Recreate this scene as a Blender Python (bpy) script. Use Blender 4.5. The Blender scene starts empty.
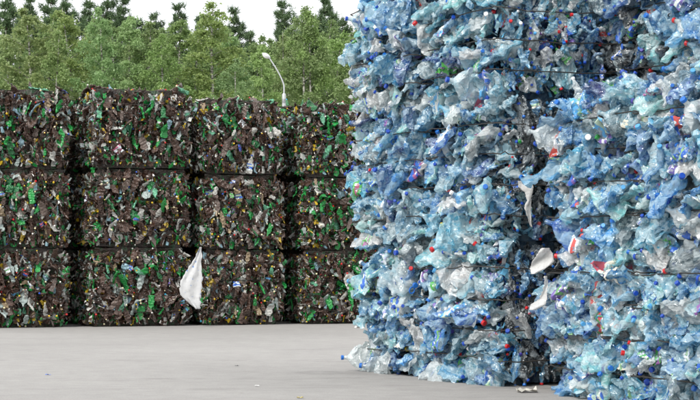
import bpy, math, random
import numpy as np
from mathutils import Matrix, Vector

R_ = math.radians
scene = bpy.context.scene
COL = scene.collection

# ------------------------------------------------------------------ camera
FPX = 1900.0            # focal length in pixels of the 700 px wide photograph
CAMZ = 0.95
cam_d = bpy.data.cameras.new('camera')
cam = bpy.data.objects.new('camera', cam_d); COL.objects.link(cam)
cam_d.sensor_width = 36.0
cam_d.lens = 36.0 * FPX / 700.0
cam_d.clip_end = 2000
PITCH = math.atan(58.0 / FPX)
cam.location = (0, 0, CAMZ)
cam.rotation_euler = (math.pi / 2 + PITCH, 0, 0)
scene.camera = cam

# ------------------------------------------------------------------ overcast sky + sun
SUN_EL, SUN_AZ = R_(47), R_(-146)        # azimuth measured from +Y towards +X
world = bpy.data.worlds.new('World'); scene.world = world; world.use_nodes = True
nt = world.node_tree; nt.nodes.clear()
out = nt.nodes.new('ShaderNodeOutputWorld'); bg = nt.nodes.new('ShaderNodeBackground')
sky = nt.nodes.new('ShaderNodeTexSky'); sky.sky_type = 'NISHITA'; sky.sun_disc = False
sky.sun_elevation = SUN_EL; sky.sun_rotation = SUN_AZ; sky.dust_density = 4; sky.air_density = 1.5
tc = nt.nodes.new('ShaderNodeTexCoord')
cn = nt.nodes.new('ShaderNodeTexNoise'); cn.inputs['Scale'].default_value = 3.0; cn.inputs['Detail'].default_value = 4
cr = nt.nodes.new('ShaderNodeValToRGB')
cr.color_ramp.elements[0].position = 0.3; cr.color_ramp.elements[0].color = (6.7, 6.9, 7.2, 1)
cr.color_ramp.elements[1].position = 0.7; cr.color_ramp.elements[1].color = (8.0, 8.0, 8.0, 1)
mx = nt.nodes.new('ShaderNodeMix'); mx.data_type = 'RGBA'; mx.inputs[0].default_value = 0.9
nt.links.new(tc.outputs['Generated'], cn.inputs['Vector'])
nt.links.new(cn.outputs['Fac'], cr.inputs['Fac'])
nt.links.new(sky.outputs['Color'], mx.inputs[6]); nt.links.new(cr.outputs['Color'], mx.inputs[7])
nt.links.new(mx.outputs[2], bg.inputs['Color']); bg.inputs['Strength'].default_value = 0.1
nt.links.new(bg.outputs[0], out.inputs['Surface'])

sd = bpy.data.lights.new('sun', 'SUN'); sun = bpy.data.objects.new('sun', sd); COL.objects.link(sun)
sd.energy = 1.5; sd.angle = R_(10); sd.color = (1.0, 0.97, 0.92)
sv = Vector((math.sin(SUN_AZ) * math.cos(SUN_EL), math.cos(SUN_AZ) * math.cos(SUN_EL), math.sin(SUN_EL)))
sun.rotation_euler = sv.to_track_quat('Z', 'Y').to_euler()
sun.location = sv * 50

scene.view_settings.view_transform = 'Standard'; scene.view_settings.look = 'None'
scene.view_settings.gamma = 1.0; scene.view_settings.use_curve_mapping = False
scene.view_settings.exposure = 0.85
scene.cycles.max_bounces = 4; scene.cycles.diffuse_bounces = 1; scene.cycles.glossy_bounces = 2
scene.cycles.transmission_bounces = 3; scene.cycles.transparent_max_bounces = 5

# ------------------------------------------------------------------ helpers
rs = np.random.RandomState(11)
random.seed(5)

def tag(o, label=None, cat=None, group=None, kind=None):
    if label: o['label'] = label
    if cat: o['category'] = cat
    if group: o['group'] = group
    if kind: o['kind'] = kind
    return o

def empty(name, loc=(0, 0, 0), rz=0.0):
    o = bpy.data.objects.new(name, None); COL.objects.link(o)
    o.location = loc; o.rotation_euler = (0, 0, rz); o.empty_display_size = 0.1
    return o

def mesh(name, V, F, mat, smooth=None, col=None):
    me = bpy.data.meshes.new(name)
    V = np.asarray(V, dtype=float)
    if isinstance(F, np.ndarray):
        n, k = F.shape
        me.vertices.add(len(V)); me.vertices.foreach_set('co', V.ravel())
        me.loops.add(n * k); me.loops.foreach_set('vertex_index', F.ravel().astype(np.int32))
        me.polygons.add(n); me.polygons.foreach_set('loop_start', np.arange(0, n * k, k, dtype=np.int32))
        me.update(calc_edges=True)
    else:
        me.from_pydata(V.tolist(), [], F); me.update()
    if col is not None:       # one colour per vertex
        at = me.color_attributes.new('tint', 'FLOAT_COLOR', 'POINT')
        c4 = np.ones((len(V), 4)); c4[:, :3] = col
        at.data.foreach_set('color', c4.ravel())
    for m in (mat if isinstance(mat, (list, tuple)) else [mat]):
        me.materials.append(m)
    if smooth is not None:
        me.polygons.foreach_set('use_smooth', np.ones(len(me.polygons), dtype=bool))
        me.set_sharp_from_angle(angle=R_(smooth))
    else:
        me.polygons.foreach_set('use_smooth', np.zeros(len(me.polygons), dtype=bool))
    return me

def obj(name, me, parent=None, M=None, color=None):
    o = bpy.data.objects.new(name, me); COL.objects.link(o)
    if parent is not None: o.parent = parent
    if M is not None: o.matrix_basis = M
    if color is not None: o.color = (color[0], color[1], color[2], 1)
    return o

def grid_faces(nu, nv, wrap=False):
    i = np.arange(nu - 1)[:, None]; j = np.arange(nv if wrap else nv - 1)[None, :]
    j2 = (j + 1) % nv
    return np.stack([i * nv + j, i * nv + j2, (i + 1) * nv + j2, (i + 1) * nv + j], -1).reshape(-1, 4)

def tri(t):
    return 2 * np.abs(2 * (t - np.floor(t + 0.5))) - 1

def tube(pts, rad, n=8):
    pts = np.asarray(pts, float); rad = np.broadcast_to(np.asarray(rad, float), (len(pts),))
    T = np.gradient(pts, axis=0); T /= np.linalg.norm(T, axis=1)[:, None] + 1e-9
    ref = np.where(np.abs(T[:, 2:3]) > 0.9, np.array([[1., 0, 0]]), np.array([[0., 0, 1]]))
    A = np.cross(T, ref); A /= np.linalg.norm(A, axis=1)[:, None]; B = np.cross(T, A)
    a = np.arange(n) * 2 * math.pi / n
    V = pts[:, None] + rad[:, None, None] * (np.cos(a)[None, :, None] * A[:, None] + np.sin(a)[None, :, None] * B[:, None])
    return V.reshape(-1, 3), grid_faces(len(pts), n, True)

def merge(parts):
    Vs, Fs, o = [], [], 0
    for V, F in parts:
        Vs.append(V); Fs.append(F + o); o += len(V)
    return np.concatenate(Vs), np.concatenate(Fs)

# ------------------------------------------------------------------ materials
def newmat(name):
    m = bpy.data.materials.new(name); m.use_nodes = True
    n = m.node_tree; b = n.nodes['Principled BSDF']
    return m, n, b, n.nodes['Material Output']

def mixrgb(n, fac, a, b, mode='MIX'):
    x = n.nodes.new('ShaderNodeMix'); x.data_type = 'RGBA'; x.blend_type = mode
    for sock, v in ((x.inputs[0], fac), (x.inputs[6], a), (x.inputs[7], b)):
        if hasattr(v, 'links') or hasattr(v, 'is_linked'): n.links.new(v, sock)
        else: sock.default_value = v if not isinstance(v, tuple) else (*v, 1)[:4]
    return x.outputs[2]

def noise(n, vec, scale, detail=3, rough=0.5):
    t = n.nodes.new('ShaderNodeTexNoise'); t.inputs['Scale'].default_value = scale
    t.inputs['Detail'].default_value = detail; t.inputs['Roughness'].default_value = rough
    if vec is not None: n.links.new(vec, t.inputs['Vector'])
    return t.outputs['Fac']

def ramp(n, fac, stops):
    r = n.nodes.new('ShaderNodeValToRGB'); e = r.color_ramp.elements
    while len(e) < len(stops): e.new(0.5)
    for k, (p, c) in enumerate(stops):
        e[k].position = p; e[k].color = (*c, 1) if len(c) == 3 else c
    n.links.new(fac, r.inputs['Fac']); return r.outputs['Color']

def coords(n, which='Object'):
    t = n.nodes.new('ShaderNodeTexCoord'); return t.outputs[which]

def bump(n, b, h, strength, dist):
    p = n.nodes.new('ShaderNodeBump'); p.inputs['Strength'].default_value = strength
    p.inputs['Distance'].default_value = dist; n.links.new(h, p.inputs['Height'])
    n.links.new(p.outputs[0], b.inputs['Normal']); return p.outputs[0]

def plastic(name, source, see=0.25, transl=0.25, rough=0.22, bstr=0.5, dust=0.15, ior=1.9, coat=0.6, crease=0.0, layered=0.0):
    """thin crushed bottle plastic; its colour comes from the object or from the mesh attribute"""
    m, n, b, o = newmat(name)
    if source == 'object':
        oi = n.nodes.new('ShaderNodeObjectInfo'); c = oi.outputs['Color']
    else:
        at = n.nodes.new('ShaderNodeAttribute'); at.attribute_name = 'tint'; c = at.outputs['Color']
    v = coords(n)
    cbase = c
    if layered:
        # where the film is folded double the tint is deeper, where it is stretched it is paler
        gm = n.nodes.new('ShaderNodeGamma'); gm.inputs[1].default_value = 2.3; n.links.new(c, gm.inputs[0])
        pale = mixrgb(n, 0.45, c, (0.84, 0.94, 0.97))
        mpl = n.nodes.new('ShaderNodeMapping'); mpl.inputs['Scale'].default_value = (0.27, 1.0, 1.0); mpl.inputs['Rotation'].default_value = (.2, .35, .3)
        n.links.new(v, mpl.inputs[0])
        lay = noise(n, mpl.outputs[0], 21, 2.6, 0.6)
        c = mixrgb(n, ramp(n, lay, [(.39, (1 - layered,) * 3), (.46, (.6, .6, .6)), (.52, (1, 1, 1))]), gm.outputs[0], pale)
    dirt = noise(n, v, 17, 4)
    c2 = mixrgb(n, ramp(n, dirt, [(0.45, (0, 0, 0)), (0.75, (dust, dust, dust))]), c, (0.6, 0.6, 0.58), 'MIX')
    n.links.new(c2, b.inputs['Base Color'])
    b.inputs['Roughness'].default_value = rough; b.inputs['IOR'].default_value = ior
    b.inputs['Coat Weight'].default_value = coat; b.inputs['Coat Roughness'].default_value = 0.06
    if bstr:
        # sharp little creases of crushed film
        vo = n.nodes.new('ShaderNodeTexVoronoi'); vo.feature = 'F1'; vo.inputs['Scale'].default_value = 34
        mp = n.nodes.new('ShaderNodeMapping'); mp.inputs['Scale'].default_value = (0.22, 1.2, 1.2); mp.inputs['Rotation'].default_value = (.1, .15, .25)
        n.links.new(v, mp.inputs[0]); n.links.new(mp.outputs[0], vo.inputs['Vector'])
        # long shallow folds running along the bottle, broken by cross creases
        mpf = n.nodes.new('ShaderNodeMapping'); mpf.inputs['Scale'].default_value = (0.28, 1.0, 1.0); mpf.inputs['Rotation'].default_value = (0, .1, .12)
        n.links.new(v, mpf.inputs[0])
        nf = n.nodes.new('ShaderNodeTexNoise'); nf.inputs['Scale'].default_value = 42; nf.inputs['Detail'].default_value = 2.5
        n.links.new(mpf.outputs[0], nf.inputs['Vector'])
        rg = n.nodes.new('ShaderNodeMath'); rg.operation = 'SUBTRACT'; rg.inputs[1].default_value = .5; n.links.new(nf.outputs['Fac'], rg.inputs[0])
        ab = n.nodes.new('ShaderNodeMath'); ab.operation = 'ABSOLUTE'; n.links.new(rg.outputs[0], ab.inputs[0])
        mm = n.nodes.new('ShaderNodeMath'); mm.operation = 'MULTIPLY_ADD'; mm.inputs[1].default_value = 2.2
        n.links.new(ab.outputs[0], mm.inputs[0])
        hv = n.nodes.new('ShaderNodeMath'); hv.operation = 'MULTIPLY'; hv.inputs[1].default_value = .5
        n.links.new(vo.outputs['Distance'], hv.inputs[0]); n.links.new(hv.outputs[0], mm.inputs[2])
        bump(n, b, mm.outputs[0], bstr, 0.018)
    hz = ramp(n, noise(n, v, 9, 3), [(0.35, (see * .55,) * 3), (0.65, (see * 1.35,) * 3)])
    if crease:
        # folds whiten where the plastic was stressed
        lines = []
        for sc_, st_, rot_, wd_ in ((15, (0.30, 1.2, 1.2), (.2, .3, .35), .022), (30, (0.22, 1.1, 1.1), (.1, -.4, -.5), .03)):
            mp2 = n.nodes.new('ShaderNodeMapping'); mp2.inputs['Scale'].default_value = st_; mp2.inputs['Rotation'].default_value = rot_
            n.links.new(v, mp2.inputs[0])
            f_ = noise(n, mp2.outputs[0], sc_, 2, .6)
            lines.append(ramp(n, f_, [(.5 - wd_, (0, 0, 0)), (.5, (crease,) * 3), (.5 + wd_, (0, 0, 0))]))
        cw = mixrgb(n, 1.0, lines[0], lines[1], 'LIGHTEN')
        c2 = mixrgb(n, cw, c2, (0.86, 0.9, 0.93)); n.links.new(c2, b.inputs['Base Color'])
        hz = mixrgb(n, cw, hz, (0.02, 0.02, 0.02))
    tl = n.nodes.new('ShaderNodeBsdfTranslucent'); n.links.new(c2, tl.inputs['Color'])
    tp = n.nodes.new('ShaderNodeBsdfTransparent')
    n.links.new(mixrgb(n, 0.45, cbase, (1, 1, 1)), tp.inputs['Color'])
    m1 = n.nodes.new('ShaderNodeMixShader'); m1.inputs[0].default_value = transl
    m2 = n.nodes.new('ShaderNodeMixShader')
    n.links.new(hz, m2.inputs[0])
    n.links.new(b.outputs[0], m1.inputs[1]); n.links.new(tl.outputs[0], m1.inputs[2])
    n.links.new(m1.outputs[0], m2.inputs[1]); n.links.new(tp.outputs[0], m2.inputs[2])
    n.links.new(m2.outputs[0], o.inputs['Surface'])
    return m

M_PET = plastic('clear_bottle_plastic', 'object', 0.50, 0.14, 0.085, 0.6, 0.04, 2.35, 0.3, 0.0, 1.0)
M_PETD = plastic('dark_bottle_plastic', 'object', 0.12, 0.15, 0.2, 0.5, 0.05, 1.62, 0.15)
M_SCRAP = plastic('scrap_plastic', 'mesh', 0.2, 0.2, 0.2, 0.0, 0.05, 1.52, 0.0)

def cap_mat():
    m, n, b, o = newmat('cap_plastic')
    oi = n.nodes.new('ShaderNodeObjectInfo'); n.links.new(oi.outputs['Color'], b.inputs['Base Color'])
    b.inputs['Roughness'].default_value = 0.35
    return m
M_CAP = cap_mat()

def label_mat():
    m, n, b, o = newmat('printed_wrapper')
    oi = n.nodes.new('ShaderNodeObjectInfo'); v = coords(n, 'Object')
    sx = n.nodes.new('ShaderNodeSeparateXYZ'); n.links.new(v, sx.inputs[0])
    w = n.nodes.new('ShaderNodeMath'); w.operation = 'MULTIPLY_ADD'; w.inputs[1].default_value = 16
    n.links.new(sx.outputs[0], w.inputs[0]); n.links.new(oi.outputs['Random'], w.inputs[2])
    f = n.nodes.new('ShaderNodeMath'); f.operation = 'FRACT'; n.links.new(w.outputs[0], f.inputs[0])
    second = ramp(n, oi.outputs['Random'], [(0, (0.8, 0.82, 0.85)), (0.35, (0.10, 0.34, 0.08)), (0.6, (0.75, 0.78, 0.8)), (0.8, (0.1, 0.12, 0.45)), (0.95, (0.6, 0.1, 0.08))])
    stripe = ramp(n, f.outputs[0], [(0.60, (0, 0, 0)), (0.62, (1, 1, 1))])
    c = mixrgb(n, stripe, oi.outputs['Color'], second)
    bl = ramp(n, noise(n, v, 34, 0), [(0.67, (0, 0, 0)), (0.69, (1, 1, 1))])
    c = mixrgb(n, bl, c, (0.8, 0.82, 0.84))
    n.links.new(c, b.inputs['Base Color']); b.inputs['Roughness'].default_value = 0.4
    return m
M_LABEL = label_mat()

def core_mat(name, stops, scale):
    m, n, b, o = newmat(name); v = coords(n)
    vo = n.nodes.new('ShaderNodeTexVoronoi'); vo.inputs['Scale'].default_value = scale
    ns = n.nodes.new('ShaderNodeMixRGB')
    n.links.new(v, vo.inputs['Vector'])
    sp = n.nodes.new('ShaderNodeSeparateColor'); n.links.new(vo.outputs['Color'], sp.inputs[0])
    n.links.new(ramp(n, sp.outputs[0], stops), b.inputs['Base Color'])
    b.inputs['Roughness'].default_value = 0.35
    bump(n, b, noise(n, v, 30, 4), 0.9, 0.03)
    return m
M_CORE_B = core_mat('packed_blue_plastic', [(0, (0.05, 0.11, 0.19)), (0.4, (0.08, 0.16, 0.25)), (0.7, (0.12, 0.18, 0.22)), (1, (0.03, 0.07, 0.20))], 18)  # cavity shade put into the core colour, darker than the bottles
M_CORE_W = core_mat('packed_brown_plastic', [(0, (0.018, 0.011, 0.008)), (0.6, (0.03, 0.018, 0.012)), (0.85, (0.012, 0.05, 0.018)), (1, (0.06, 0.05, 0.04))], 22)

def simple(name, col, rough=0.5, metal=0.0):
    m, n, b, o = newmat(name)
    v = coords(n); f = noise(n, v, 9, 4)
    c = mixrgb(n, f, tuple(x * 0.8 for x in col), tuple(min(1, x * 1.15) for x in col))
    n.links.new(c, b.inputs['Base Color'])
    b.inputs['Roughness'].default_value = rough; b.inputs['Metallic'].default_value = metal
    return m
M_WIRE = simple('baling_wire', (0.05, 0.045, 0.04), 0.55, 0.3)
M_STEEL = simple('galvanised_steel', (0.55, 0.57, 0.58), 0.45, 0.4)
M_LAMP = simple('lamp_housing', (0.72, 0.74, 0.75), 0.4)
M_LGLASS = simple('lamp_cover', (0.8, 0.8, 0.78), 0.2)

def film_mat():
    m, n, b, o = newmat('white_film')
    v = coords(n)
    vo = n.nodes.new('ShaderNodeTexVoronoi'); vo.inputs['Scale'].default_value = 15
    n.links.new(v, vo.inputs['Vector'])
    dots = ramp(n, vo.outputs['Distance'], [(0.20, (1, 1, 1)), (0.26, (0, 0, 0))])
    dots = mixrgb(n, 1.0, dots, ramp(n, noise(n, v, 6, 2), [(.47, (0, 0, 0)), (.53, (1, 1, 1))]), 'MULTIPLY')
    c = mixrgb(n, dots, (0.78, 0.79, 0.80), (0.28, 0.42, 0.72))
    n.links.new(c, b.inputs['Base Color']); b.inputs['Roughness'].default_value = 0.45
    bump(n, b, noise(n, v, 10, 4, .55), 0.45, 0.03)
    tl = n.nodes.new('ShaderNodeBsdfTranslucent'); n.links.new(c, tl.inputs['Color'])
    m1 = n.nodes.new('ShaderNodeMixShader'); m1.inputs[0].default_value = 0.3
    n.links.new(b.outputs[0], m1.inputs[1]); n.links.new(tl.outputs[0], m1.inputs[2]); n.links.new(m1.outputs[0], o.inputs['Surface'])
    return m
M_FILM = film_mat()
def rag_mat():
    m, n, b, o = newmat('dirty_white_film'); v = coords(n)
    c = mixrgb(n, ramp(n, noise(n, v, 22, 5), [(.4, (0, 0, 0)), (.7, (.6, .6, .6))]), (.74, .74, .73), (.42, .42, .40))
    n.links.new(c, b.inputs['Base Color']); b.inputs['Roughness'].default_value = .4
    bump(n, b, noise(n, v, 28, 4, .6), .6, .02)
    tp = n.nodes.new('ShaderNodeBsdfTransparent'); m1 = n.nodes.new('ShaderNodeMixShader'); m1.inputs[0].default_value = .25
    n.links.new(b.outputs[0], m1.inputs[1]); n.links.new(tp.outputs[0], m1.inputs[2]); n.links.new(m1.outputs[0], o.inputs['Surface'])
    return m
M_RAG = rag_mat()

def leaf_mat(name, a, b2, tr=0.35):
    m, n, b, o = newmat(name)
    g = n.nodes.new('ShaderNodeNewGeometry'); oi = n.nodes.new('ShaderNodeObjectInfo')
    c = mixrgb(n, g.outputs['Random Per Island'], a, b2)
    c = mixrgb(n, 1.0, c, oi.outputs['Color'], 'MULTIPLY')
    n.links.new(c, b.inputs['Base Color']); b.inputs['Roughness'].default_value = 0.5
    tl = n.nodes.new('ShaderNodeBsdfTranslucent'); n.links.new(c, tl.inputs['Color'])
    m1 = n.nodes.new('ShaderNodeMixShader'); m1.inputs[0].default_value = tr
    n.links.new(b.outputs[0], m1.inputs[1]); n.links.new(tl.outputs[0], m1.inputs[2]); n.links.new(m1.outputs[0], o.inputs['Surface'])
    return m
M_LEAF = leaf_mat('birch_leaves', (0.25, 0.37, 0.13), (0.39, 0.50, 0.21), 0.45)
M_NEEDLE = leaf_mat('pine_needles', (0.085, 0.15, 0.07), (0.155, 0.235, 0.11), 0.25)

def bark(name, a, b2, s):
    m, n, b, o = newmat(name); v = coords(n)
    mp = n.nodes.new('ShaderNodeMapping'); mp.inputs['Scale'].default_value = (1, 1, 3); n.links.new(v, mp.inputs[0])
    f = ramp(n, noise(n, mp.outputs[0], s, 4), [(0.42, a), (0.55, b2)])
    n.links.new(f, b.inputs['Base Color']); b.inputs['Roughness'].default_value = 0.8
    return m
M_BIRCH = bark('birch_bark', (0.12, 0.11, 0.09), (0.55, 0.54, 0.48), 5)
M_PINEB = bark('pine_bark', (0.06, 0.04, 0.03), (0.16, 0.09, 0.05), 4)

def ground_mat():
    m, n, b, o = newmat('yard_asphalt'); v = coords(n)
    big = noise(n, v, 0.35, 5, 0.6)
    c = ramp(n, big, [(0.3, (0.238, 0.226, 0.212)), (0.7, (0.335, 0.320, 0.303))])
    mp = n.nodes.new('ShaderNodeMapping'); mp.inputs['Scale'].default_value = (0.8, 1.0, 1); mp.inputs['Rotation'].default_value = (0, 0, 0.5)
    n.links.new(v, mp.inputs[0])
    st = ramp(n, noise(n, mp.outputs[0], 0.9, 7, 0.65), [(0.50, (0, 0, 0)), (0.74, (0.42, 0.42, 0.42))])
    c = mixrgb(n, st, c, (0.15, 0.142, 0.135))
    fine = noise(n, v, 70, 4, 0.8)
    c = mixrgb(n, 0.34, c, ramp(n, fine, [(0.3, (0.18, 0.175, 0.17)), (0.7, (0.62, 0.61, 0.6))]))
    mid = noise(n, v, 5.5, 8, 0.72)
    c = mixrgb(n, 0.2, c, ramp(n, mid, [(0.3, (0.16, 0.152, 0.142)), (0.7, (0.5, 0.485, 0.465))]))
    # old tyre tracks crossing the yard
    tm = n.nodes.new('ShaderNodeMapping'); tm.inputs['Rotation'].default_value = (0, 0, R_(7)); tm.inputs['Scale'].default_value = (0.04, 0.55, 1)
    n.links.new(v, tm.inputs[0])
    tk = ramp(n, noise(n, tm.outputs[0], 1.6, 5, 0.6), [(0.56, (0, 0, 0)), (0.62, (0.35, 0.35, 0.35)), (0.66, (0, 0, 0))])
    brk = ramp(n, noise(n, v, 2.2, 5, 0.7), [(0.45, (0, 0, 0)), (0.6, (1, 1, 1))])
    c = mixrgb(n, mixrgb(n, 1.0, tk, brk, 'MULTIPLY'), c, (0.12, 0.112, 0.105))
    spk = ramp(n, noise(n, v, 11, 2), [(0.71, (0, 0, 0)), (0.74, (0.7, 0.7, 0.7))])
    c = mixrgb(n, spk, c, (0.22, 0.2, 0.18))
    n.links.new(c, b.inputs['Base Color']); b.inputs['Roughness'].default_value = 0.85
    bump(n, b, fine, 0.35, 0.01)
    return m
M_GROUND = ground_mat()
M_GRASS = simple('grass_ground', (0.07, 0.11, 0.03), 0.9)

# ------------------------------------------------------------------ ground
S = 600
g = obj('yard_ground', mesh('yard_ground', [(-S, -S, 0), (S, -S, 0), (S, S, 0), (-S, S, 0)], [(0, 1, 2, 3)], M_GROUND)); tag(g, kind='structure')
g = obj('grass_verge', mesh('grass_verge', [(-S, 56, .004), (S, 56, .004), (S, S, .004), (-S, S, .004)], [(0, 1, 2, 3)], M_GRASS)); tag(g, kind='structure')

def P(px, py, Y):
    """world point seen at a pixel of the photograph at depth Y"""
    d = Vector(((px - 350) / FPX, 1, (200 - py) / FPX))
    d = Matrix.Rotation(PITCH, 3, 'X') @ d
    d *= Y / d.y
    return Vector((d.x, d.y, CAMZ + d.z))

# ------------------------------------------------------------------ trees
def make_birch(seed, H=11.0, W=2.05):
    r = np.random.RandomState(seed)
    zz = np.linspace(0, H, 16)
    lean = r.uniform(-.03, .03, 2); ph = r.uniform(0, 6, 2)
    cx = lean[0] * zz + .12 * np.sin(zz * .5 + ph[0]); cy = lean[1] * zz + .12 * np.sin(zz * .45 + ph[1])
    tr = .085 * (1 - zz / H) ** .8 + .008
    parts = [tube(np.stack([cx, cy, zz], 1), tr, 7)]
    leaves = []
    for k in range(44):
        t = .16 + .83 * (k + r.rand()) / 44
        z0 = t * H; a = k * 2.4 + r.uniform(-.5, .5)
        prof = min(1, (t / .34)) ** .8 if t < .34 else (1 - ((t - .34) / .66) ** 1.25) * 1.0 + .03
        Ln = W * prof * r.uniform(.45, 1.3)
        n = 9; s = np.linspace(0, 1, n)
        rise = Ln * (r.uniform(.75, 1.15) * s - r.uniform(.3, .75) * s ** 2)
        hx = np.interp(z0, zz, cx); hy = np.interp(z0, zz, cy)
        pts = np.stack([hx + Ln * s * math.cos(a), hy + Ln * s * math.sin(a), z0 + rise], 1)
        parts.append(tube(pts, .02 * (1 - s) * (1.3 - t) + .004, 4))
        m = int(8 + 26 * prof)
        for q in range(m):
            u = r.uniform(.18, 1.0); p = pts[0] + 0
            p = np.array([np.interp(u, s, pts[:, i]) for i in range(3)])
            aa = a + r.normal(0, .9); tl = r.uniform(.25, .62) * (0.6 + .5 * prof)
            w = np.linspace(0, 1, 22)
            tw = np.stack([p[0] + tl * .75 * w * math.cos(aa) + .10 * w, p[1] + tl * .75 * w * math.sin(aa), p[2] + tl * (.35 * w - 1.15 * w ** 2)], 1)
            leaves.append(np.repeat(tw, 1, 0) + r.normal(0, .055, tw.shape))
    C = np.concatenate(leaves); n = len(C)
    L = r.uniform(.06, .125, n); Wd = L * r.uniform(.5, .75, n)
    d = r.normal(0, 1, (n, 3)); d[:, 2] -= 1.0; d /= np.linalg.norm(d, axis=1)[:, None]
    e = np.cross(d, r.normal(0, 1, (n, 3))); e /= np.linalg.norm(e, axis=1)[:, None]
    V = np.stack([C, C + d * L[:, None] * .5 + e * Wd[:, None] * .5, C + d * L[:, None], C + d * L[:, None] * .5 - e * Wd[:, None] * .5], 1).reshape(-1, 3)
    F = np.arange(4 * n).reshape(-1, 4)
    tv, tf = merge(parts)
    return mesh('trunk', tv, tf, M_BIRCH, 60), mesh('crown', V, F, M_LEAF)

def make_pine(seed, H=14.0, W=2.2):
    r = np.random.RandomState(seed)
    zz = np.linspace(0, H, 14)
    tr = .13 * (1 - zz / H) + .012
    parts = [tube(np.stack([.05 * np.sin(zz), .05 * np.cos(zz * .8), zz], 1), tr, 7)]
    cs, ds = [], []
    nw = 17
    for wv in range(nw):
        t = .40 + .595 * wv / (nw - 1); z0 = t * H
        for k in range(6 if t < .93 else 4):
            a = k * 6.28 / 6 + wv * .7 + r.uniform(-.3, .3)
            Ln = (W * (1 - (t - .40) / .60) ** .75 + .10) * r.uniform(.25, 1.25)
            s = np.linspace(0, 1, 7)
            pts = np.stack([Ln * s * math.cos(a), Ln * s * math.sin(a), z0 + Ln * (.12 * s + .42 * s ** 2)], 1)
            parts.append(tube(pts, .028 * (1 - s) + .006, 4))
            for q in range(int(3 + 11 * Ln)):
                u = r.uniform(.35, 1.0) ** .6
                p = np.array([np.interp(u, s, pts[:, i]) for i in range(3)]) + r.normal(0, .09, 3)
                nn = 20
                dd = r.normal(0, .75, (nn, 3)); dd[:, 2] += .45; dd += np.array([math.cos(a), math.sin(a), 0]) * .4
                dd /= np.linalg.norm(dd, axis=1)[:, None]
                cs.append(np.repeat(p[None], nn, 0) + r.normal(0, .05, (nn, 3))); ds.append(dd)
    C = np.concatenate(cs); d = np.concatenate(ds); n = len(C)
    L = r.uniform(.13, .26, n)[:, None]; e = np.cross(d, r.normal(0, 1, (n, 3))); e /= np.linalg.norm(e, axis=1)[:, None]
    Wd = .022
    V = np.stack([C - e * Wd, C + d * L - e * Wd * .3, C + d * L + e * Wd * .3, C + e * Wd], 1).reshape(-1, 3)
    F = np.arange(4 * n).reshape(-1, 4)
    tv, tf = merge(parts)
    return mesh('trunk', tv, tf, M_PINEB, 60), mesh('crown', V, F, M_NEEDLE)

BIRCH = [make_birch(20 + k) for k in range(5)]
PINE = [make_pine(50 + k) for k in range(3)]
ORD = ['first', 'second', 'third', 'fourth', 'fifth', 'sixth', 'seventh', 'eighth', 'ninth', 'tenth', 'eleventh', 'twelfth', 'thirteenth',
       'fourteenth', 'fifteenth', 'sixteenth', 'seventeenth', 'eighteenth', 'nineteenth', 'twentieth', 'twenty-first', 'twenty-second', 'twenty-third', 'twenty-fourth']

def plant(kind, px, top, Y, H, k, tint, label, group):
    h = P(px, top, Y).z
    base = P(px, 258, Y)
    s = h / H; wx = random.uniform(.95, 1.4) if kind == 'birch_tree' else random.uniform(.8, 1.1)
    t = empty(kind, (base.x, Y, 0.0), random.uniform(0, 6.28))
    tag(t, label, 'tree', group)
    me = (BIRCH if kind == 'birch_tree' else PINE)[k]
    for nm, md in zip(('trunk', 'crown'), me):
        o = obj(nm, md, t, None, tint); o.scale = (s * wx, s * wx, s)
    return t

# (pixel x, pixel y of the top)
birches = [(2, 30), (30, 8), (57, 30), (70, 7), (100, 7), (122, 13), (140, 21), (160, 33), (181, 19), (206, 1), (226, 34), (240, 56), (262, 44),
           (281, 31), (300, 6), (315, 7), (333, 30), (350, 38), (372, 25)]
for i, (px, ty) in enumerate(birches):
    v = random.uniform(.85, 1.12)
    plant('birch_tree', px, ty, 76 + random.uniform(-3, 3) - (6 if ty > 40 else 0), 11.0, i % 5, (v * random.uniform(.88, 1.08), v, v * random.uniform(.85, 1.1)),
          'light green weeping birch, %s birch from the left in the front row' % ORD[i], 'birches in front of the wood')
back = [(-12, 12), (14, 16), (46, 14), (86, 15), (112, 20), (150, 30), (171, 26), (195, 22), (217, 24), (252, 34), (272, 38), (290, 22), (326, 20), (345, 34), (362, 30)]
for i, (px, ty) in enumerate(back):
    v = random.uniform(.72, .92)
    plant('birch_tree', px, ty, 86 + random.uniform(-2, 2), 11.0, (i + 2) % 5, (v * .95, v, v),
          'deeper green birch, %s from the left among those half hidden behind the front birches' % ORD[i], 'birches half hidden behind')
pines = [(6, -3), (28, 0), (50, 2), (66, -3), (88, 6), (106, -4), (123, 2), (138, 24), (153, 18), (178, 8), (198, 22), (215, 24), (233, 12), (250, 36), (283, 6), (305, 18), (324, 2), (342, 24), (362, 22)]
for i, (px, ty) in enumerate(pines):
    v = random.uniform(.85, 1.15)
    plant('pine_tree', px, ty, 98 + random.uniform(-3, 3), 14.0, i % 3, (v, v, v),
          'dark green pine rising behind the birches, %s pine from the left' % ORD[i], 'pines behind the birches')

# the wood goes on beyond the left picture edge and behind the blue stacks
for i, (px, ty) in enumerate([(-62, 18), (-34, 12), (402, 14), (430, 26), (462, 10), (496, 22), (528, 16)]):
    plant('birch_tree', px, ty, 78, 11.0, (i + 1) % 5, (.95, 1, .95), 'green birch beyond the left edge' if px < 0 else 'green birch hidden behind the tall blue bale stacks',
          'birches out of sight at the left' if px < 0 else 'birches out of sight behind the blue stacks')
for i, (px, ty) in enumerate([(412, 8), (446, 2), (480, 12), (512, 4)]):
    plant('pine_tree', px, ty, 98, 14.0, i % 3, (1, 1, 1), 'dark pine hidden behind the tall blue bale stacks', 'pines out of sight behind the blue stacks')

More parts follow.
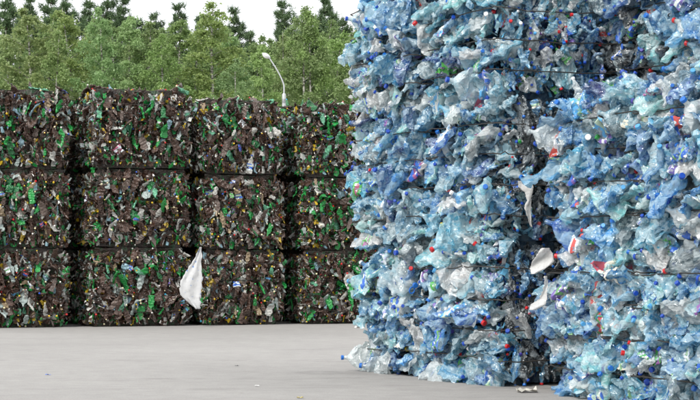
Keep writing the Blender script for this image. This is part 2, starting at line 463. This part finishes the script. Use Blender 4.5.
# ------------------------------------------------------------------ street lamp behind the far bales
def lathe(prof, n=12):
    prof = np.asarray(prof, float); a = np.arange(n) * 2 * math.pi / n
    V = np.stack([prof[:, 0:1] * np.cos(a), prof[:, 0:1] * np.sin(a), np.repeat(prof[:, 1:2], n, 1)], -1)
    return V.reshape(-1, 3), grid_faces(len(prof), n, True)

LY = 45.0
pb = P(284, 99, LY); hd = P(268.5, 57, LY)
lamp = empty('street_lamp', (pb.x, LY, 0)); tag(lamp, 'slim grey street lamp with curved arm rising behind the bale wall', 'street lamp')
zc = pb.z
V, F = lathe([(.16, 0), (.16, .25), (.085, .3), (.045, zc - .1), (.045, zc + .0), (.03, zc + .03)]); obj('pole', mesh('pole', V, F, M_STEEL, 40), lamp)
V, F = lathe([(.0, zc - .16), (.045, zc - .16), (.045, zc + .10), (.035, zc + .13), (.0, zc + .13)]); obj('collar', mesh('collar', V, F, M_STEEL, 40), lamp)
hx, hz = hd.x - pb.x, hd.z
s = np.linspace(0, 1, 22)
arm = np.stack([hx * np.clip((s - .30) / .70, 0, 1) ** 1.35, 0 * s, zc + (hz - zc) * (s - .06 * np.sin(s * math.pi) * 0)], 1)
V, F = tube(arm, np.linspace(.018, .015, 22), 8); obj('arm', mesh('arm', V, F, M_STEEL, 40), lamp)
u = np.linspace(0, 1, 9)[:, None]; a = np.arange(12)[None, :] * 2 * math.pi / 12
rr = np.sin(np.clip(u * .93 + .05, 0, 1) * math.pi) ** .6
hxv = (-.17 + .22 * u) + 0 * a
V = np.stack([hxv, .075 * rr * np.cos(a), .055 * rr * np.sin(a)], -1).reshape(-1, 3)
c_, s_ = math.cos(R_(-30)), math.sin(R_(-30))
V = np.stack([V[:, 0] * c_ - V[:, 2] * s_, V[:, 1], V[:, 0] * s_ + V[:, 2] * c_], 1) + np.array([hx, 0, hz])
hdo = obj('lamp_head', mesh('lamp_head', V, grid_faces(9, 12, True), M_LAMP, 50), lamp)
V2 = np.stack([-.14 + .15 * u + 0 * a, .058 * rr * np.cos(a), -.03 + .035 * rr * np.sin(a)], -1).reshape(-1, 3)
V2 = np.stack([V2[:, 0] * c_ - V2[:, 2] * s_, V2[:, 1], V2[:, 0] * s_ + V2[:, 2] * c_], 1) + np.array([hx, 0, hz])
obj('lamp_glass', mesh('lamp_glass', V2, grid_faces(9, 12, True), M_LGLASS, 50), hdo)

# ------------------------------------------------------------------ crushed bottles
def crushed_bottle(seed, L, R, flat, rn, pet, handle=False, crump=0.85, nu=58, nv=26):
    """a squashed bottle, its cap and its wrapper, all bent by the same folds"""
    r = np.random.RandomState(seed)
    K = 6
    ang = r.uniform(0, math.pi, K); fr = r.uniform(.7, 2.2, K) / (R * 2.2); ph = r.uniform(0, 1, K)
    am = r.uniform(.07, .22, K) * R * r.choice([1, 1, .4], K)
    K2 = 7
    ang = np.concatenate([ang, r.normal(math.pi / 2, .4, K2)]); fr = np.concatenate([fr, r.uniform(2.5, 5.5, K2) / (R * 2.2)])
    ph = np.concatenate([ph, r.uniform(0, 1, K2)]); am = np.concatenate([am, r.uniform(.03, .085, K2) * R]); K += K2
    am *= crump
    tph = r.uniform(0, 1, 4); tw = r.uniform(-.5, .5)
    x0 = r.uniform(-.25, .2) * L; beta = r.choice([0, .2, .4, -.5, .8, -1.0, 1.7]) * r.uniform(.6, 1.1); rho = .25 * L
    ribs = r.choice([0, 1, 1]) ; nrib = r.randint(5, 9)
    xs = np.linspace(-.8 * L, .8 * L, 400); th = beta * np.clip((xs - x0) / rho, 0, 1)
    dx = xs[1] - xs[0]; X = np.cumsum(np.cos(th)) * dx; Z = np.cumsum(np.sin(th)) * dx
    i0 = np.searchsorted(xs, 0); X -= X[i0]; Z -= Z[i0]

    def prof(u):
        pts_u = [0, .02, .05, .64, .74, .84, .90, .93, 1.0]
        pts_r = [.05 * R, .72 * R, R, R, .86 * R, .5 * R, rn * 1.15, rn, rn]
        q = np.interp(u, pts_u, pts_r)
        return q * (1 - .045 * ribs * (u < .66) * (u > .06) * (1 + np.sin(u * nrib * 10)))

    def deform(x, y, z, u):
        w = np.clip((.90 - u) / .2, 0, 1); w = w * w * (3 - 2 * w)
        f = 1 + w * (flat * (1 + .9 * tri(x / (L * .45) + tph[0]) * tri(y / (R * 2.4) + tph[1])) - 1)
        y2 = y * (1 + w * (.42 * (1 - flat) + .22 * tri(x / (L * .37) + tph[2])))
        z2 = z * f; x2 = x.copy()
        for k in range(K):
            cr = tri((x * math.cos(ang[k]) + y * math.sin(ang[k]) + z * .25) * fr[k] + ph[k])
            z2 = z2 + w * am[k] * cr
            if k < 3:
                y2 = y2 + w * am[k] * .5 * tri((x * .8 - z) * fr[k] + ph[k] * 1.7)
                x2 = x2 + w * am[k] * .5 * tri(y * fr[k] + ph[k] * 2.3)
        t = tw * (u - .5)
        y3 = y2 * np.cos(t) - z2 * np.sin(t); z3 = y2 * np.sin(t) + z2 * np.cos(t)
        th_ = beta * np.clip((x2 - x0) / rho, 0, 1)
        return np.stack([np.interp(x2, xs, X) - z3 * np.sin(th_), y3, np.interp(x2, xs, Z) + z3 * np.cos(th_)], -1)

    def surf(u, off=0.0):
        a = np.arange(nv) * 2 * math.pi / nv
        U, A = np.meshgrid(u, a, indexing='ij'); rr = prof(U) + off
        return deform((U - .5) * L, rr * np.cos(A), rr * np.sin(A), U).reshape(-1, 3)

    u = np.concatenate([[0, .02, .05], np.linspace(.09, .9, nu - 6), [.93, .96, 1.0]])
    body = mesh('bottle', surf(u), grid_faces(len(u), nv, True), pet, 28)
    # cap: short ridged drum on the neck
    ca = np.arange(12) * 2 * math.pi / 12; h = max(.018, rn * 1.0)
    px_ = np.array([-h * .75, -h * .75, h * .1, h * .22, h * .22]) + .5 * L
    pr = np.array([rn * 1.05, rn * 1.22, rn * 1.22, rn * 1.05, .001])
    XX = np.repeat(px_[:, None], 12, 1); YY = pr[:, None] * np.cos(ca); ZZ = pr[:, None] * np.sin(ca)
    cv = deform(XX, YY, ZZ, np.ones_like(XX)).reshape(-1, 3)
    cap = mesh('cap', cv, grid_faces(5, 12, True), M_CAP, 40)
    lu = np.linspace(r.uniform(.14, .25), r.uniform(.42, .58), 10)
    lab = mesh('wrapper', surf(lu, .0035), grid_faces(10, nv, True), M_LABEL, 28)
    hm = None
    if handle:
        q = np.linspace(0, 2 * math.pi, 28)
        hp = np.stack([np.full(28, .5 * L - h * 1.3) + .022 * np.sin(q) * 0, rn * 1.15 + rn * 1.5 * (1 - np.cos(q)), rn * 1.2 * np.sin(q)], 1)
        uu = np.full(28, 1.0); hpts = deform(hp[:, 0], hp[:, 1], hp[:, 2], uu)
        V, F = tube(hpts, .0045, 6); hm = mesh('handle', V, F, M_CAP, 50)
    return dict(body=body, cap=cap, wrapper=lab, handle=hm, L=L, R=R)

def lib(n, seed, Ls, Rs, flats, rn, pet, handle=False, crump=0.85):
    q = np.random.RandomState(seed)
    return [crushed_bottle(seed * 100 + k, q.uniform(*Ls), q.uniform(*Rs), q.uniform(*flats), rn, pet, handle, crump) for k in range(n)]

B_XL = lib(8, 1, (.36, .47), (.078, .10), (.12, .34), .0138, M_PET, True)
B_M = lib(16, 2, (.28, .35), (.042, .052), (.10, .32), .0122, M_PET)
B_S = lib(10, 3, (.17, .23), (.030, .036), (.2, .6), .0118, M_PET)
W_M = lib(14, 4, (.22, .33), (.034, .048), (.12, .4), .0112, M_PETD, False, .6)
W_S = lib(10, 5, (.14, .22), (.024, .033), (.2, .6), .0108, M_PETD, False, .6)

def scrap_mesh(name, seed, n, w, h, d, palette, weights, size, mat):
    """many small crumpled shards lying in a slab w x h, thickness d (local x, z, depth along -y)"""
    r = np.random.RandomState(seed)
    nu, nv = 4, 3; F0 = grid_faces(nu, nv); Vs, Fs, Cs = [], [], []
    pal = np.array(palette); idx = r.choice(len(pal), n, p=np.array(weights) / sum(weights))
    gu, gv = np.meshgrid(np.linspace(-.5, .5, nu), np.linspace(-.5, .5, nv), indexing='ij')
    for k in range(n):
        L = r.uniform(*size); W = L * r.uniform(.2, .55)
        q = np.stack([gu * L, gv * W, r.normal(0, .16 * W, gu.shape) + .5 * W * np.abs(gv) * r.uniform(-1, 1)], -1).reshape(-1, 3)
        q[:, :2] += r.normal(0, .06 * L, (len(q), 2))
        a = r.normal(1.57, .6) ; t1, t2 = r.normal(0, .7, 2)
        Rm = Matrix.Rotation(t1, 3, 'Z') @ Matrix.Rotation(t2, 3, 'X') @ Matrix(((1, 0, 0), (0, 0, -1), (0, 1, 0))) @ Matrix.Rotation(a, 3, 'Z')
        q = q @ np.array(Rm).T + np.array([r.uniform(-.5, .5) * w, r.uniform(-d, 0.0) * -1, r.uniform(.05, .95) * h])
        Vs.append(q); Fs.append(F0 + 12 * k); Cs.append(np.repeat((pal[idx[k]] * r.uniform(.75, 1.2))[None], 12, 0))
    return mesh(name, np.concatenate(Vs), np.concatenate(Fs), mat, None, np.clip(np.concatenate(Cs), 0, 1))

BLUE_PAL = [(.33, .68, .88), (.54, .81, .92), (.66, .80, .85), (.17, .54, .82), (.05, .36, .71), (.86, .92, .94), (.13, .51, .70), (.02, .18, .54), (.40, .50, .54)]
BLUE_W = [30, 29, 7, 21, 10, 18, 3, 2, 2]
GAP_SHADE_PAL = BLUE_PAL + [(.05, .035, .03), (.10, .11, .12), (.03, .06, .10)]  # last tones: brown clutter, and shade put into bottle colours
BCAP_PAL = [(.008, .06, .40), (.012, .14, .52), (.08, .34, .66), (.55, .015, .02), (.78, .80, .82), (.04, .33, .07), (.75, .55, .03), (.05, .04, .3)]
BCAP_W = [44, 26, 12, 8, 4, 3, 1, 5]
BLAB_PAL = [(.04, .14, .55), (.70, .76, .82), (.12, .42, .75), (.10, .45, .10), (.18, .12, .40), (.75, .72, .60), (.55, .08, .08)]
BLAB_W = [28, 26, 18, 10, 8, 5, 3]
WALL_PAL = [(.060, .026, .015), (.105, .060, .044), (.17, .125, .105), (.02, .34, .07), (.025, .20, .065), (.42, .50, .48), (.60, .60, .56), (.30, .48, .56), (.15, .45, .28), (.42, .32, .20), (.55, .40, .05)]
WALL_W = [30, 26, 14, 10, 7, 6, 7, 2, 4, 2.5, 1]
WCAP_PAL = [(.75, .50, .03), (.72, .66, .42), (.78, .76, .72), (.60, .02, .02), (.03, .10, .5), (.03, .35, .08), (.03, .02, .02), (.05, .4, .6)]
WCAP_W = [15, 26, 14, 8, 5, 4, 26, 2]

SCR_B = [scrap_mesh('plastic_scraps', 70 + k, 520, 1.10, 1.05, .14, BLUE_PAL + [(.02, .14, .6), (.75, .76, .76), (.5, .03, .03), (.1, .4, .1)], BLUE_W + [26, 7, 1.5, 2], (.03, .12), M_SCRAP) for k in range(3)]
SCR_W = [scrap_mesh('plastic_scraps', 80 + k, 1300, 1.44, 1.06, .13, WALL_PAL + [(.7, .7, .66), (.65, .45, .03), (.02, .015, .012)], WALL_W + [14, 6, 12], (.03, .13), M_SCRAP) for k in range(4)]

def pick(r, pal, w):
    return pal[r.choice(len(pal), p=np.array(w) / sum(w))]

def core_mesh(seed, w, d, h, inset, mat):
    r = np.random.RandomState(seed); n = 9; Vs, Fs, o = [], [], 0
    hx, hy, hz = w / 2 - inset, d / 2 - inset, h / 2 - .004
    gu, gv = np.meshgrid(np.linspace(-1, 1, n), np.linspace(-1, 1, n), indexing='ij')
    for ax in range(3):
        for sg in (-1, 1):
            q = np.zeros((n, n, 3)); b, c = (ax + 1) % 3, (ax + 2) % 3
            q[..., ax] = sg; q[..., b] = gu; q[..., c] = gv * sg
            Vs.append(q.reshape(-1, 3)); Fs.append(grid_faces(n, n) + o); o += n * n
    V = np.concatenate(Vs)
    key = np.round(V * 40).astype(int); _, inv = np.unique(key, axis=0, return_inverse=True); inv = inv.ravel()
    off = r.uniform(-.035, .03, (inv.max() + 1, 3))[inv]; off[:, 2] *= .3
    return mesh('packed_core', V * np.array([hx, hy, hz]) + off + np.array([0, 0, h / 2]), np.concatenate(Fs), mat)

def wire_mesh(r, w, d, z, out):
    x, y = w / 2 + out, d / 2 + out; c = .07
    pts = []
    for (cx, cy, a0) in ((x - c, -y + c, -90), (x - c, y - c, 0), (-x + c, y - c, 90), (-x + c, -y + c, 180)):
        for t in (0, 45, 90):
            a = R_(a0 + t); pts.append((cx + c * math.cos(a), cy + c * math.sin(a)))
    pts.append(pts[0]); pts = np.array(pts); res = []
    for i in range(len(pts) - 1):
        m = max(2, int(np.linalg.norm(pts[i + 1] - pts[i]) / .09))
        for t in np.arange(m) / m: res.append(pts[i] * (1 - t) + pts[i + 1] * t)
    res.append(res[0]); res = np.array(res)
    j = r.normal(0, .004, (len(res), 3)); j[-1] = j[0]
    j[:, 2] += .010 * np.sin(np.linspace(0, 2 * math.pi * r.randint(1, 4), len(res)) )
    return tube(np.concatenate([res, np.full((len(res), 1), z)], 1) + j, .0048, 5)

FACES = {'-y': ((0, -1, 0), (1, 0, 0)), '+y': ((0, 1, 0), (-1, 0, 0)), '-x': ((-1, 0, 0), (0, -1, 0)), '+x': ((1, 0, 0), (0, 1, 0)), '+z': ((0, 0, 1), (1, 0, 0))}

def make_bale(seed, label, group, loc, rz, dim, faces, blue=True, nwire=4, tilt=0.0, green=1.0, shade_clutter=0.0):
    r = np.random.RandomState(seed); w, d, h = dim
    t = empty('plastic_bale', loc, rz); t.rotation_euler = (r.uniform(-tilt, tilt), r.uniform(-tilt, tilt), rz)
    tag(t, label, 'bale', group)
    inset = .17 if blue else .11
    obj('packed_core', core_mesh(seed, w, d, h, inset, M_CORE_B if blue else M_CORE_W), t)
    zs = [h * (.5 + (k - (nwire - 1) / 2) * .84 / nwire) for k in range(nwire)]
    sp = .84 * h / nwire
    for z in zs:
        V, F = wire_mesh(r, w, d, z, .075 if blue else .0)
        obj('baling_wire', mesh('baling_wire', V, F, M_WIRE, 60), t)
    for fk, (n, style) in faces.items():
        N = Vector(FACES[fk][0]); Rt = Vector(FACES[fk][1]); Up = N.cross(Rt)
        fw = w if abs(Rt.x) > .5 else d
        fh = h if fk != '+z' else d
        half = (w if abs(N.x) > .5 else d) / 2
        ctr = Vector((0, 0, h / 2)) + N * half if fk != '+z' else Vector((0, 0, h))
        # loose shards packed between the bottles
        gx, gy = r.uniform(-.4, .4, (2, 4)); gs = r.uniform(.08, .2, 4)
        if fk != '+z':
            sm = (SCR_B if blue else SCR_W)[r.randint(3 if blue else 4)]
            bx = sm.get('w') or (1.10 if blue else 1.44)
            ins_ = .05 if blue else 0.0
            Ms = Matrix(((Rt.x, -N.x, 0, N.x * (half - ins_)), (Rt.y, -N.y, 0, N.y * (half - ins_)), (0, 0, 1, 0), (0, 0, 0, 1)))
            sc = Matrix.Diagonal((fw / bx * .97 * r.choice([-1, 1]), 1, h / 1.09, 1))
            so = obj('plastic_scraps', sm, t, Ms @ sc); so['kind'] = 'stuff'
        layers = 3; rel = r.uniform(0, 6.28, 3); relA = .024 if blue else .02
        per = max(1, n // layers)
        nx = max(1, round(math.sqrt(per * fw / fh))); ny = max(1, round(per / nx))
        for ly in range(layers):
            cells = [(i, j) for i in range(nx) for j in range(ny)]
            r.shuffle(cells)
            for (i, j) in cells:
                a = ((i + r.uniform(.02, .98)) / nx - .5); b = ((j + r.uniform(.02, .98)) / ny - .5)
                x = a * (fw - .10); y = b * (fh - .10)
                if blue and fk != '+z' and style == 'side':
                    bi = min(nwire, max(0, int(round((y + h / 2 - zs[0]) / sp + .5))))      # band between two wires
                    y = zs[0] + (bi - .5) * sp - h / 2 + r.normal(0, .22) * sp * .8
                    y = min(max(y, -h / 2 + .03), h / 2 - .03)
                zloc = y + h / 2
                bul = (.085 if blue else .045) * abs(math.cos(math.pi * (zloc - zs[0]) / sp + math.pi / 2)) if fk != '+z' else .0
                bul += relA * (math.sin(a * 5.1 + rel[0]) * math.sin(b * 6.3 + rel[1]) + .6 * math.sin(a * 11 + b * 7 + rel[2])) if fk != '+z' else 0
                edge = -(.05 if blue else .09) * abs(2 * a) ** 6 - (.10 if blue else .15) * abs(2 * b) ** 8
                dep = (-.10 + .045 * ly) + bul + edge + r.normal(0, .032 if blue else .024)
                rnd = r.rand()
                if blue and style == 'side':
                    L = B_XL if rnd < (.14 + .17 * ly) else (B_M if rnd < .84 else B_S)
                    th = r.normal(.04, .22); tilt_ = r.normal(.75, .4) * (1 if r.rand() < .82 else -1); roll = None; sc = r.uniform(.85, 1.22); yaw = r.normal(0, .16)
                elif blue:
                    L = B_M if rnd < .36 else B_S
                    th = r.normal(1.57, .4) * r.choice([-1, 1]); roll = r.uniform(-1.5, 1.5); sc = r.uniform(.62, .95); yaw = r.normal(.35, .5)
                else:
                    L = W_M if rnd < .62 else W_S
                    th = r.normal(1.57, .45) * r.choice([-1, 1]); roll = r.normal(0, .8); sc = r.uniform(.55, 1.0); yaw = r.normal(.3, .5)
                if fk == '+z': th = r.uniform(-3, 3); tilt_ = 0; roll = r.normal(0, .5); yaw = r.normal(.35, .35); dep = r.uniform(-.07, .02)
                v = L[r.randint(len(L))]
                if L is B_XL: dep -= .02; sc = r.uniform(.8, 1.3)
                ax = Rt * math.cos(th) + Up * math.sin(th)
                fl = r.rand() < .5
                if fl: ax = -ax
                if roll is None: roll = tilt_ if fl else -tilt_
                ax = (ax + N * math.tan(max(-1, min(1, yaw)))).normalized()
                Y_ = N.cross(ax).normalized(); Z_ = ax.cross(Y_).normalized()
                B3 = Matrix((ax, Y_, Z_)).transposed() @ Matrix.Rotation(roll, 3, 'X')
                # keep bottles within the bale's own height
                p = ctr + Rt * x + Up * y + N * dep
                if fk != '+z':
                    ext = abs(ax.z) * v['L'] * .5 * sc + .02
                    p.z = min(max(p.z, min(ext, h * .5) * .85 + .01), h - min(ext, h * .5) * .8)
                else:
                    pass
                Mx = B3.to_4x4(); Mx = Matrix.Translation(p) @ Mx @ Matrix.Diagonal((sc, sc * r.choice([-1, 1]), sc, 1))
                if blue: c = pick(r, GAP_SHADE_PAL, BLUE_W + [18 * shade_clutter, 40 * shade_clutter, 40 * shade_clutter]) if style == 'end' or seed >= 140 else pick(r, BLUE_PAL, BLUE_W)
                else: c = pick(r, WALL_PAL, [q * (green * (.45 + 2.2 * sum(math.exp(-((a - gx[g_]) ** 2 + (b - gy[g_]) ** 2) / gs[g_] ** 2) for g_ in range(4))) if k in (3, 4, 8) else 1) for k, q in enumerate(WALL_W)])
                k = r.uniform(.82, 1.15); c = [min(.9, q * k) for q in c]
                bo = obj('bottle', v['body'], t, Mx, c)
                if r.rand() < (.64 if blue else .5):
                    cc = pick(r, BCAP_PAL, BCAP_W) if blue else pick(r, WCAP_PAL, WCAP_W)
                    obj('cap', v['cap'], bo, None, cc)
                    if v['handle'] and r.rand() < .1: obj('handle', v['handle'], bo, None, cc)
                if r.rand() < (.24 if blue else .07):
                    obj('wrapper', v['wrapper'], bo, None, pick(r, BLAB_PAL, BLAB_W))
    return t

# ------------------------------------------------------------------ blue bales on the right
TH = R_(24.6); bdir = Vector((math.cos(TH), math.sin(TH), 0)); adir = Vector((math.sin(TH), -math.cos(TH), 0))
C0 = Vector((1.13, 14.05, 0)); BW, BD, BH = .93, 1.13, 1.075
GB = 'blue bottle bales stacked on the right'
LEV = ['bottom', 'middle', 'top']
def jit(k): q = np.random.RandomState(k); return Vector((q.uniform(-.02, .02), q.uniform(-.02, .02), 0))

for lv in range(3):
    z = lv * BH
    make_bale(100 + lv, 'pale blue bottle bale at left edge of the blue stacks, %s of its column' % LEV[lv], GB,
              C0 + bdir * (BW / 2 - [0, .03, .05][lv]) - adir * (BD * 1.515 + [0, .10, .14][lv]) + jit(lv) + Vector((0, 0, z)), TH + R_([-.6, .8, .3][lv]), (BW, BD, BH),
              {'-x': (165, 'side'), '+y': (60, 'end'), **({'+z': (40, 'side')} if lv == 2 else {})})
    make_bale(110 + lv, 'pale blue bottle bale with finely packed end face, %s of its column' % LEV[lv], GB,
              C0 + bdir * BW / 2 - adir * BD * .505 + jit(lv + 5) + Vector((0, 0, z)), TH + R_([.4, -.5, .6][lv]), (BW, BD, BH),
              {'-x': (132, 'side'), '-y': (162, 'end')}, shade_clutter=[1.7, 2.2, .0][lv])  # recess: real dark clutter, plus its shade painted into the bottle colours
TD = R_(22.5); bd = Vector((math.cos(TD), math.sin(TD), 0)); ad = Vector((math.sin(TD), -math.cos(TD), 0))
D0 = Vector((1.326, 13.47, 0)) + bd * .14 + ad * .09
for lv in range(2):
    make_bale(120 + lv, 'large blue bottle bale, %s of the low two-high column at front right' % LEV[[0, 2][lv]], GB,
              D0 + bd * BW / 2 + ad * BD * .5 + jit(lv + 11) + Vector((0, 0, lv * 1.045)), TD + R_([0, .8][lv]), (BW, BD, 1.045),
              {'-x': (162, 'side'), '+y': (60, 'end'), **({'+z': (50, 'side')} if lv else {})})
for lv in range(3):
    make_bale(130 + lv, 'big blue bottle bale cut by the right picture edge, %s one of its column' % LEV[lv], GB,
              D0 + bd * BW / 2 + ad * (BD * 1.5 + .02) + jit(lv + 21) + (ad * .30 + bd * .08 if lv == 2 else Vector((0, 0, 0))) + Vector((0, 0, lv * 1.045)), TD + R_([.5, -.3, .2][lv]), (BW, BD, 1.045),
              {'-x': (168, 'side'), **({'+y': (90, 'side')} if lv == 2 else {})})
for lv in range(3):
    make_bale(140 + lv, 'shaded blue bottle bale behind the front right stacks, %s of its column' % LEV[lv], GB,
              C0 + bdir * (.99 + BW / 2) + adir * .25 + Vector((0, 0, lv * BH)), TH, (BW, BD, BH),
              {'-x': (150 if lv == 2 else 30, 'side'), '-y': (40 if lv == 2 else 10, 'end')}, shade_clutter=.5)  # shade of this set-back column is mixed into its bottle colours

for lv in range(3):      # next column of that rear row; it shows only through chinks beside the finely packed end
    make_bale(150 + lv, 'blue bottle bale in the rear row showing only through chinks, %s of its column' % LEV[lv], GB,
              C0 + bdir * (1.0 + BW / 2) + adir * (.25 - BD - .03) + Vector((0, 0, lv * BH)), TH, (BW, BD, BH),
              {'-x': (48 if lv == 2 else 12, 'side'), '-y': (10, 'end')})

# ------------------------------------------------------------------ far wall of brown and green bales
WA = math.atan2(.34, .94); wdir = Vector((math.cos(WA), math.sin(WA), 0)); wback = Vector((-math.sin(WA), math.cos(WA), 0))
W0 = Vector((-4.75, 25.8, 0)); WH = 1.087
cols = [(-.436, .99, .03), (1.24, 2.69, -.04), (2.83, 4.08, .03), (4.32, 5.80, .0), (5.98, 7.4, .02)]
WHC = [1.088, 1.10, 1.07, 1.062, 1.08]
CN = ['leftmost column', 'column with the hanging white film', 'column left of the street lamp', 'column beside the blue bales', 'column hidden behind the blue bales']
GW = 'brown and green bottle bales in the far wall'
for ci, (t0, t1, off) in enumerate(cols):
    WH = WHC[ci]
    for lv in range(3):
        q = np.random.RandomState(300 + ci * 5 + lv)
        wd = t1 - t0
        make_bale(200 + ci * 10 + lv, 'brown and green bottle bale, %s of the %s' % (LEV[lv], CN[ci]), GW,
                  W0 + wdir * ((t0 + t1) / 2 + q.uniform(-.02, .02)) + wback * (.55 + off + q.uniform(-.03, .03)) + Vector((0, 0, lv * WH)),
                  WA + q.uniform(-.012, .012), (wd, 1.1, WH),
                  {'-y': (225 if lv == 2 else 270, 'wall'), '-x': (27, 'wall'), **({'+z': (48, 'wall')} if lv == 2 else {})}, False, 4, 0.0, [.9, .85, .6, 2.8, 1.5][ci])

# second row, seen only as slivers through the gaps of the wall
GN = ['first', 'second', 'third']
for gi in range(3):
    tm = (cols[gi][1] + cols[gi + 1][0]) / 2
    for lv in range(3):
        make_bale(260 + gi * 5 + lv, 'dark bottle bale in the second row behind the %s gap of the wall, %s one' % (GN[gi], LEV[lv]), 'second row bales behind the far wall',
                  W0 + wdir * tm + wback * 1.78 + Vector((0, 0, lv * WH)), WA, (1.3, 1.1, WH), {'-y': (24, 'wall')}, False, 4)

# ------------------------------------------------------------------ torn film
def film(name, label, outline, Y, mat, seed, amp=.03, group=None, yaw=0.0, thick=.0015, fq=1.0):
    """sheet between left and right edge points (pixels) listed top to bottom"""
    r = np.random.RandomState(seed)
    o = np.array(outline, float); s = np.linspace(0, 1, len(o)); ss = np.linspace(0, 1, 34)
    y = np.interp(ss, s, o[:, 0]); xl = np.interp(ss, s, o[:, 1]); xr = np.interp(ss, s, o[:, 2])
    nv = 11; g = np.linspace(0, 1, nv); org = P((o[:, 1:].mean()), o[-1, 0], Y)
    V = np.zeros((34, nv, 3)); ph = r.uniform(0, 6, 4)
    for i in range(34):
        for j in range(nv):
            e = r.normal(0, .4) if j in (0, nv - 1) else 0
            p = P(xl[i] + (xr[i] - xl[i]) * g[j] + e, y[i], Y)
            fold = amp * (tri(np.array(g[j] * 1.7 * fq + ss[i] * .9 + ph[0])) + .6 * math.sin(g[j] * 9 * fq + ss[i] * 6 + ph[1]) + .5 * tri(np.array(ss[i] * 1.1 + g[j] * .7 + ph[2])))
            V[i, j] = (p.x - org.x, p.y - org.y - fold - 1.2 * amp + (p.x - org.x) * math.tan(yaw), p.z - org.z)
    me = mesh(name, V.reshape(-1, 3), grid_faces(34, nv), mat, 50)
    ob = obj(name, me); ob.location = org
    sm = ob.modifiers.new('thickness', 'SOLIDIFY'); sm.thickness = thick
    tag(ob, label, 'plastic film', group)
    return ob

film('plastic_film', 'torn white film with blue print hanging on the brown bales', [(247, 200, 202), (258, 195, 202), (270, 187, 202), (281, 181, 203), (290, 180, 202), (297, 182, 201), (302, 188, 201), (309, 196, 200)], 26.35, M_FILM, 3, .035)
film('film_scrap', 'ragged white film strip hanging in the gap between the blue stacks', [(181, 518, 531), (186, 518, 533), (192, 524, 533), (200, 527, 531), (208, 524, 531), (216, 527, 531), (227, 530, 532)], 13.95, M_RAG, 4, .006, fq=.3)
film('film_scrap', 'crumpled white film on the corner of the low two-high blue column', [(248, 541, 549), (254, 537, 553), (261, 532, 554), (268, 530, 546), (274, 531, 535)], 13.30, M_RAG, 5, .012, fq=.3)
film('film_scrap', 'dangling white film rag below the crumpled film on the blue corner', [(276, 544, 547), (284, 544, 548), (292, 542, 547), (299, 539, 547), (305, 530, 545), (310, 529, 536)], 13.25, M_RAG, 6, .008, fq=.3)

# ------------------------------------------------------------------ litter on the yard
def litter(name, label, px, py, size, col, seed):
    r = np.random.RandomState(seed)
    Y = CAMZ * FPX / (py - 258.0); p = P(px, py, Y)
    nu, nv = 6, 5; gu, gv = np.meshgrid(np.linspace(-.5, .5, nu), np.linspace(-.5, .5, nv), indexing='ij')
    V = np.stack([gu * size * 1.4 + r.normal(0, size * .05, gu.shape), gv * size + r.normal(0, size * .05, gu.shape), np.abs(r.normal(0, size * .15, gu.shape)) + .004], -1).reshape(-1, 3)
    o = obj(name, mesh(name, V, grid_faces(nu, nv), simple('litter_' + str(seed), col, .5), 40)); o.location = (p.x, p.y, 0)
    tag(o, label, 'litter', 'litter scraps on the yard')
litter('plastic_litter', 'small blue plastic scrap lying on the open yard at left', 48, 375, .03, (.05, .15, .6), 1)
litter('plastic_litter', 'small dark scrap on the yard in front of the white film', 237, 366, .025, (.08, .08, .08), 2)
litter('plastic_litter', 'pale scrap lying beside the foot of the bottle bale gap', 527, 392, .10, (.6, .58, .52), 3)
litter('plastic_litter', 'yellowish scrap at the bottom edge of the yard', 300, 398, .03, (.6, .5, .15), 4)
litter('plastic_litter', 'white flat scrap near the far bales beside the blue stack', 358, 328, .07, (.7, .7, .68), 5)
litter('plastic_litter', 'tiny white scrap on the yard left of the blue stack', 257, 386, .025, (.7, .7, .68), 6)
